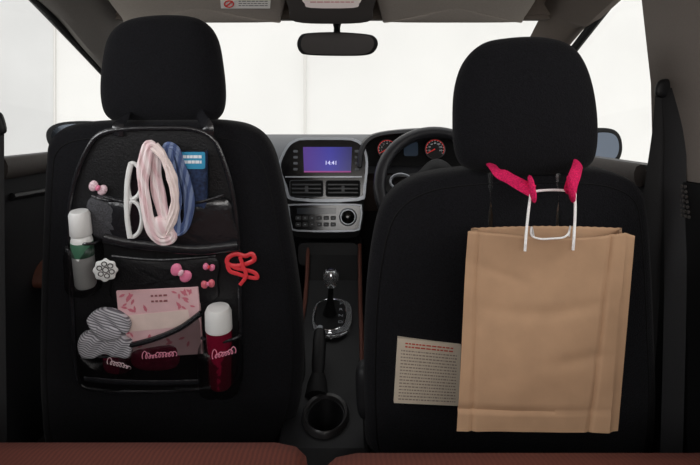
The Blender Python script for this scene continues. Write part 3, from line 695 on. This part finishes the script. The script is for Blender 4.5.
bm = B(); lathe(bm, [(r0*1.01, H*.42), (r0*1.025, H*.425), (r0*1.025, H*.60), (r0*1.01, H*.605)], b0, ax, 24); obj('green_label', bm, mat('green_label', (66, 112, 88), .5), bt)
b0, b1 = PL.pt(221, 385, A+.026), PL.pt(218, 306, A+.028); ax = b1-b0; H = ax.length; r0 = .027
bt = thing('tumbler', 'dark red tumbler with a white lid in the lower right pocket', 'bottle', b0)
bm = B(); lathe(bm, [(r0*.85, 0), (r0*.95, .006), (r0, H*.70), (r0*.96, H*.72)], b0, ax, 24); obj('tumbler_body', bm, mat('tumbler_red', (110, 18, 40), .2), bt)
bm = B(); lathe(bm, [(r0*.98, H*.71), (r0*1.04, H*.72), (r0*1.02, H*.93), (r0*.85, H*.985), (r0*.3, H*1.0)], b0, ax, 24); obj('tumbler_lid', bm, white, bt)
# patterned booklet
q4 = [PL.pt(116, 291, A+.013), PL.pt(198, 287, A+.013), PL.pt(203, 354, A+.012), PL.pt(122, 359, A+.012)]
bk = thing('booklet', 'pink booklet with rose leaf pattern standing in the lower pocket', 'booklet', (q4[2]+q4[3])/2)
bm = B(); prism(bm, q4, V((0, .010, 0)), .001); obj('cover', bm, mat('booklet_pink', (232, 190, 194), .5, 0, .06, 30), bk)
def bq(u, v, off=.0006): return q4[0].lerp(q4[1], u).lerp(q4[3].lerp(q4[2], u), v)+V((0, -off, 0))
bm = B(); prism(bm, [bq(.10, .36), bq(.86, .32), bq(.88, .56), bq(.12, .60)], V((0, -.0006, 0))); obj('pale_band', bm, mat('booklet_pale', (236, 212, 204), .6, 0, .05, 40), bk)
rnd = random.Random(9)
for k in range(44):
    u, v = rnd.uniform(.06, .94), rnd.choice([rnd.uniform(.05, .30), rnd.uniform(.05, .30), rnd.uniform(.6, .9)])
    if .32 < u < .68 and v < .25: continue
    a = rnd.uniform(0, 2*PI); c = bq(u, v, .001); L = rnd.uniform(.006, .010); W = L*.45
    d = PL.U*math.cos(a)+PL.W*math.sin(a); e_ = PL.U*-math.sin(a)+PL.W*math.cos(a)
    bm = B(); bm.faces.new([bm.verts.new(c+d*(L*x)+e_*(W*y)) for x, y in ((-1, 0), (-.4, .8), (.3, .7), (1, 0), (.3, -.7), (-.4, -.8))])
    obj('printed_leaf', bm, mat('rose_leaf', (214, 122, 138), .5), bk, flat=True)
bm = marks([.08, .16], .42, .64, .028, 31, lambda u, v: bq(u, v, .0014), .03, .05); obj('cover_print', bm, mat('rose_ink', (150, 90, 92), .6), bk, flat=True)
# striped cloth: folded and pinched by a knot, two lobes with crisp edges
cl = [(79, 348), (80, 336), (91, 329), (88, 318), (96, 310), (108, 308), (121, 313), (130, 320), (129, 331), (122, 335), (131, 342), (130, 356), (116, 356), (104, 353), (92, 358), (81, 355)]
cm = stripe_mat('striped_cotton', (112, 110, 117), (196, 194, 199), 60, 'X', .9, (0, math.radians(68), 0), .40, .60, .15)
co = cat(PL.pts(cl, A+.024), 4)
bm = B(); pillow(bm, co, PL.N, .010, .012, 4.5, 16)
ca = PL.pt(84, 334, A+.024); cbq = PL.pt(128, 334, A+.024); ld = (cbq-ca).normalized(); lw = PL.N.cross(ld)
for v in bm.verts:
    dd = (v.co-ca).dot(lw); tt = (v.co-ca).dot(ld)
    v.co += PL.N*(-.006*math.exp(-(dd/.006)**2)+.0035*math.sin(tt*210+abs(dd)*160)*math.exp(-(dd/.05)**2))
fc_ = obj('folded_cloth', bm, cm, None, 'grey and white striped cloth bundled in the lower left pocket', 'cloth')
bm = B(); pillow(bm, cat(PL.pts([(96, 328), (108, 326), (119, 329), (121, 337), (110, 341), (98, 338)], A+.031), 4), PL.N, .008, .008, 2.8, 6); obj('knot', bm, cm, fc_)
# white sunglasses hung upright by the arms, close against the headband
sg = thing('sunglasses', 'white framed sunglasses hanging in the upper pocket', 'sunglasses', PL.pt(134, 240, A+.02))
for cy, sg_ in ((181, -1), (219, 1)):
    D = [(130, cy-16), (135, cy-17), (140, cy-11), (142, cy), (140, cy+11), (135, cy+17), (130, cy+16), (127.4, cy)]
    o = cat(PL.pts(D, A+.024), 4)
    bm = B(); ftube(bm, o, .0090, .009, PL.N, 8, True); fr_ = obj('rim', bm, white, sg)
    bm = B(); prism(bm, o, -PL.N*.001); obj('lens', bm, mat('smoke_lens', (24, 21, 25), .08), sg)
bm = B(); ftube(bm, cat(PL.pts([(131, 163), (127.6, 180), (126.6, 200), (127.4, 220), (130, 238)], A+.027), 5, False), .011, .008, PL.N, 8); obj('brow_bar', bm, white, sg)
for x, dz in ((143, 0), (146, .004)):
    bm = B(); ftube(bm, cat(PL.pts([(x-10, 163), (x-2, 172), (x, 200), (x-1, 225), (x-6, 238)], A+.018-dz), 5, False), .006, .004, PL.N, 8); obj('temple', bm, white, sg)
# headbands: gathered cloth with lengthwise folds
def band(name, label, cat_, path, w, t, m, off, ph=0, closed=True):
    pts = cat([PL.pt(a, b, A+off+o) for a, b, o in path], 8, closed)
    n = len(pts); seg = 28; rings = []
    for i, q in enumerate(pts):
        tg = ((pts[(i+1) % n]-pts[i-1]) if closed else (pts[min(i+1, n-1)]-pts[max(i-1, 0)])).normalized()
        a = tg.cross(PL.N).normalized(); nn = a.cross(tg).normalized(); s = i/n*2*PI
        ww = w*(1+.14*math.sin(3*s+ph)+.06*math.sin(8*s+1)); ring = []
        for k in range(seg):
            th = 2*PI*k/seg; x = math.cos(th)
            fd = 1+.38*math.sin(9*x+2.2*math.sin(2*s+ph)+ph)+.15*math.sin(17*x+4*math.sin(3*s))
            ring.append(bm_.verts.new(q+a*(ww/2*x)+nn*(t/2*math.sin(th)*fd)))
        rings.append(ring)
    for i in range(n-1): quadring(bm_, rings[i], rings[i+1])
    if closed: quadring(bm_, rings[-1], rings[0])
    else: bm_.faces.new(rings[0]); bm_.faces.new(rings[-1][::-1])
    return obj(name, bm_, m, None, label, cat_, ang=75)
bm_ = B()
pb_ = band('headband', 'pale pink gathered headband looped over the upper pocket', 'headband', [(150, 146, 0), (145, 160, .004), (143, 180, .006), (146, 205, .01), (151, 226, .012), (161, 239, .01), (172, 236, .006), (166, 222, .004), (160, 200, .0), (156, 178, -.004), (155, 154, -.004)], .025, .009, palepink, .030)
bm = B(); pillow(bm, cat(PL.pts([(150, 222), (158, 216), (168, 221), (170, 231), (162, 237), (153, 233)], A+.037), 4), PL.N, .008, .006, 2.4, 6); obj('knot', bm, palepink, pb_)
bm_ = B()
band('headband', 'muted blue gathered headband beside the pale pink one', 'headband', [(168, 148, 0), (171, 166, .004), (177, 193, .006), (175, 216, .006), (178, 232, .004), (187, 222, 0), (189, 198, -.002), (183, 172, -.003), (176, 151, -.002)], .020, .009, denim, .028, 1.3)
bm_ = B()
band('ribbon', 'creamy pink ribbon draped across the muted blue headband', 'ribbon', [(154, 146, 0), (164, 158, .002), (172, 178, .004), (175, 202, .004), (171, 222, .002), (164, 236, 0)], .019, .008, mat('cream_ribbon', (240, 222, 218), .6, 0, .06, 60, .1), .038, .6, False)
# blue packet
pk = thing('tissue_packet', 'blue and teal packet of wipes standing in the upper pocket', 'packet', PL.pt(193, 205, A+.01))
bm = B(); pillow(bm, cat([q for q in rrect(PL, 177, 151, 208, 212, 3, A+.010, 2)], 2), PL.N, .010, .004, 5); obj('wrapper', bm, mat('packet_blue', (38, 52, 80), .35, 0, .6, 160), pk)
bm = B(); prism(bm, rrect(PL, 178.5, 152, 205, 169, 2, A+.0215, 3), V((0, .003, 0))); obj('packet_label', bm, mat('packet_teal', (58, 150, 190), .4), pk)
bm = marks([.15, .5], .12, .9, .2, 41, lambda u, v: PL.pt(180+24*u, 153+15*v, A+.0222), .1, .2); obj('packet_print', bm, mat('print_white', (235, 240, 245), .5), pk, flat=True)

# ---- hair clips
def blob(bm, pl, cx, cy, rx, ry, off, d, ang=0):
    a = math.radians(ang); o = []
    for k in range(16):
        t = 2*PI*k/16; x, y = rx*math.cos(t), ry*math.sin(t)
        o.append(pl.pt(cx+x*math.cos(a)-y*math.sin(a), cy+x*math.sin(a)+y*math.cos(a), off))
    pillow(bm, o, pl.N, d, .001, 2.2, 4)
def bow(label, cx, cy, sz, ang, off, m, m2):
    root = thing('hair_clip', label, 'hair clip', PL.pt(cx, cy+sz, off))
    a = math.radians(ang)
    for s in (-1, 1):
        bm = B(); blob(bm, PL, cx+s*sz*.58*math.cos(a), cy+s*sz*.58*math.sin(a), sz*.56, sz*.66, off, .005, ang+s*12); obj('bow_loop', bm, m, root)
    bm = B(); blob(bm, PL, cx, cy, sz*.26, sz*.36, off+.004, .005, ang); obj('bow_knot', bm, m2, root)
    bm = B(); ftube(bm, [PL.pt(cx-sz*math.cos(a), cy-sz*math.sin(a)+1, off-.002), PL.pt(cx+sz*math.cos(a), cy+sz*math.sin(a)+1, off-.002)], .004, .003, PL.N, 6); obj('clip_bar', bm, chrome, root)
bow('pink and white bow clip high on the left edge of the organizer', 98, 188, 8.5, 25, A+.006, mat('clip_pinkwhite', (232, 196, 204), .4, 0, .35, 260), pinkclip)
bow('larger pink bow clip in the middle of the organizer', 181, 273, 10, 35, A+.014, pinkclip, mat('clip_light', (240, 190, 205), .4))
bow('tiny pink bow clip, upper of the two near the red clip', 209, 267, 5.4, 10, A+.014, pinkclip, coral)
bow('tiny red and pink bow clip, lower of the two near the red clip', 208, 284, 6.2, -10, A+.014, mat('clip_rose', (222, 110, 124), .4), pinkclip)
rt = thing('hair_clip', 'round white scalloped clip with dark marks on the side pocket', 'hair clip', PL.pt(105, 283, A+.02))
bm = B(); o = [PL.pt(105.5+(12+.8*math.cos(8*2*PI*k/48))*math.cos(2*PI*k/48), 270+(11+.8*math.cos(8*2*PI*k/48))*math.sin(2*PI*k/48), A+.046) for k in range(48)]
pillow(bm, o, PL.N, .007, .002, 3, 5); obj('clip_disc', bm, white, rt)
for k in range(6):
    a = 2*PI*k/6+.3; c = (105.5+6.5*math.cos(a), 270+6*math.sin(a))
    bm = B(); tube(bm, ell(PL, c[0], c[1], 2.6, 2.2, A+.0535, 12), .0010, 5, True); obj('petal_line', bm, ink, rt)
bm = B(); tube(bm, ell(PL, 105.5, 270, 3, 2.6, A+.0538, 12), .001, 5, True); obj('centre_line', bm, ink, rt)
rc = thing('hair_claw', 'coral red open loop hair clip at the right edge of the organizer', 'hair clip', PL.pt(242, 285, A+.01))
bm = B(); ftube(bm, cat(PL.pts([(228, 258), (236, 254), (245, 256), (252, 254), (254, 260), (246, 264), (236, 266), (228, 264)], A+.014), 5), .0100, .005, PL.N, 8, True); obj('upper_loop', bm, coral, rc)
bm = B(); ftube(bm, cat(PL.pts([(228, 264), (236, 268), (246, 270), (255, 273), (257, 278), (248, 277), (238, 274), (230, 271)], A+.014), 5), .0090, .005, PL.N, 8, True); obj('lower_loop', bm, coral, rc)
bm = B(); ftube(bm, cat(PL.pts([(240, 257), (243, 266), (246, 276), (240, 285)], A+.018), 5, False), .008, .005, PL.N, 8); obj('tail', bm, coral, rc)

# ================================================================== CAMERA AND LIGHT
cam = bpy.data.cameras.new('Camera'); co = bpy.data.objects.new('Camera', cam); C.objects.link(co)
co.location = (0, 0, ZC); co.rotation_euler = (PI/2, 0, 0)
cam.sensor_fit = 'HORIZONTAL'; cam.sensor_width = 36; cam.lens = F/700*36
cam.shift_y = -(232.5-HY)/700; cam.clip_start = .02
S.camera = co
w = bpy.data.worlds.new('World'); S.world = w; w.use_nodes = True
w.node_tree.nodes['Background'].inputs[0].default_value = (1, .985, .97, 1)
w.node_tree.nodes['Background'].inputs[1].default_value = 1.15
su = bpy.data.lights.new('Sun', 'SUN'); su.energy = 1.0; su.angle = .3
so = bpy.data.objects.new('Sun', su); C.objects.link(so); so.rotation_euler = (math.radians(38), 0, 0)
def area(name, loc, rot, sx, sy, e, col):
    ar = bpy.data.lights.new(name, 'AREA'); ar.shape = 'RECTANGLE'; ar.size = sx; ar.size_y = sy; ar.energy = e; ar.color = col
    ao = bpy.data.objects.new(name, ar); C.objects.link(ao); ao.location = loc; ao.rotation_euler = [math.radians(a) for a in rot]
area('RearWindowLight', (.1, -.85, 1.12), (80, 0, 0), 1.2, .4, 9, (1, .97, .94))
area('SideWindowLight', (-1.15, .62, 1.15), (72, 0, -75), .7, .4, 6, (.96, .98, 1))       # added lamp outside the rear side windows, for rim highlights on the seats
area('SideWindowLight', (1.05, .35, 1.15), (72, 0, 68), .6, .4, 3, (1, .97, .94))  # weaker added fill lamp on the driver's side
S.view_settings.view_transform = 'Standard'
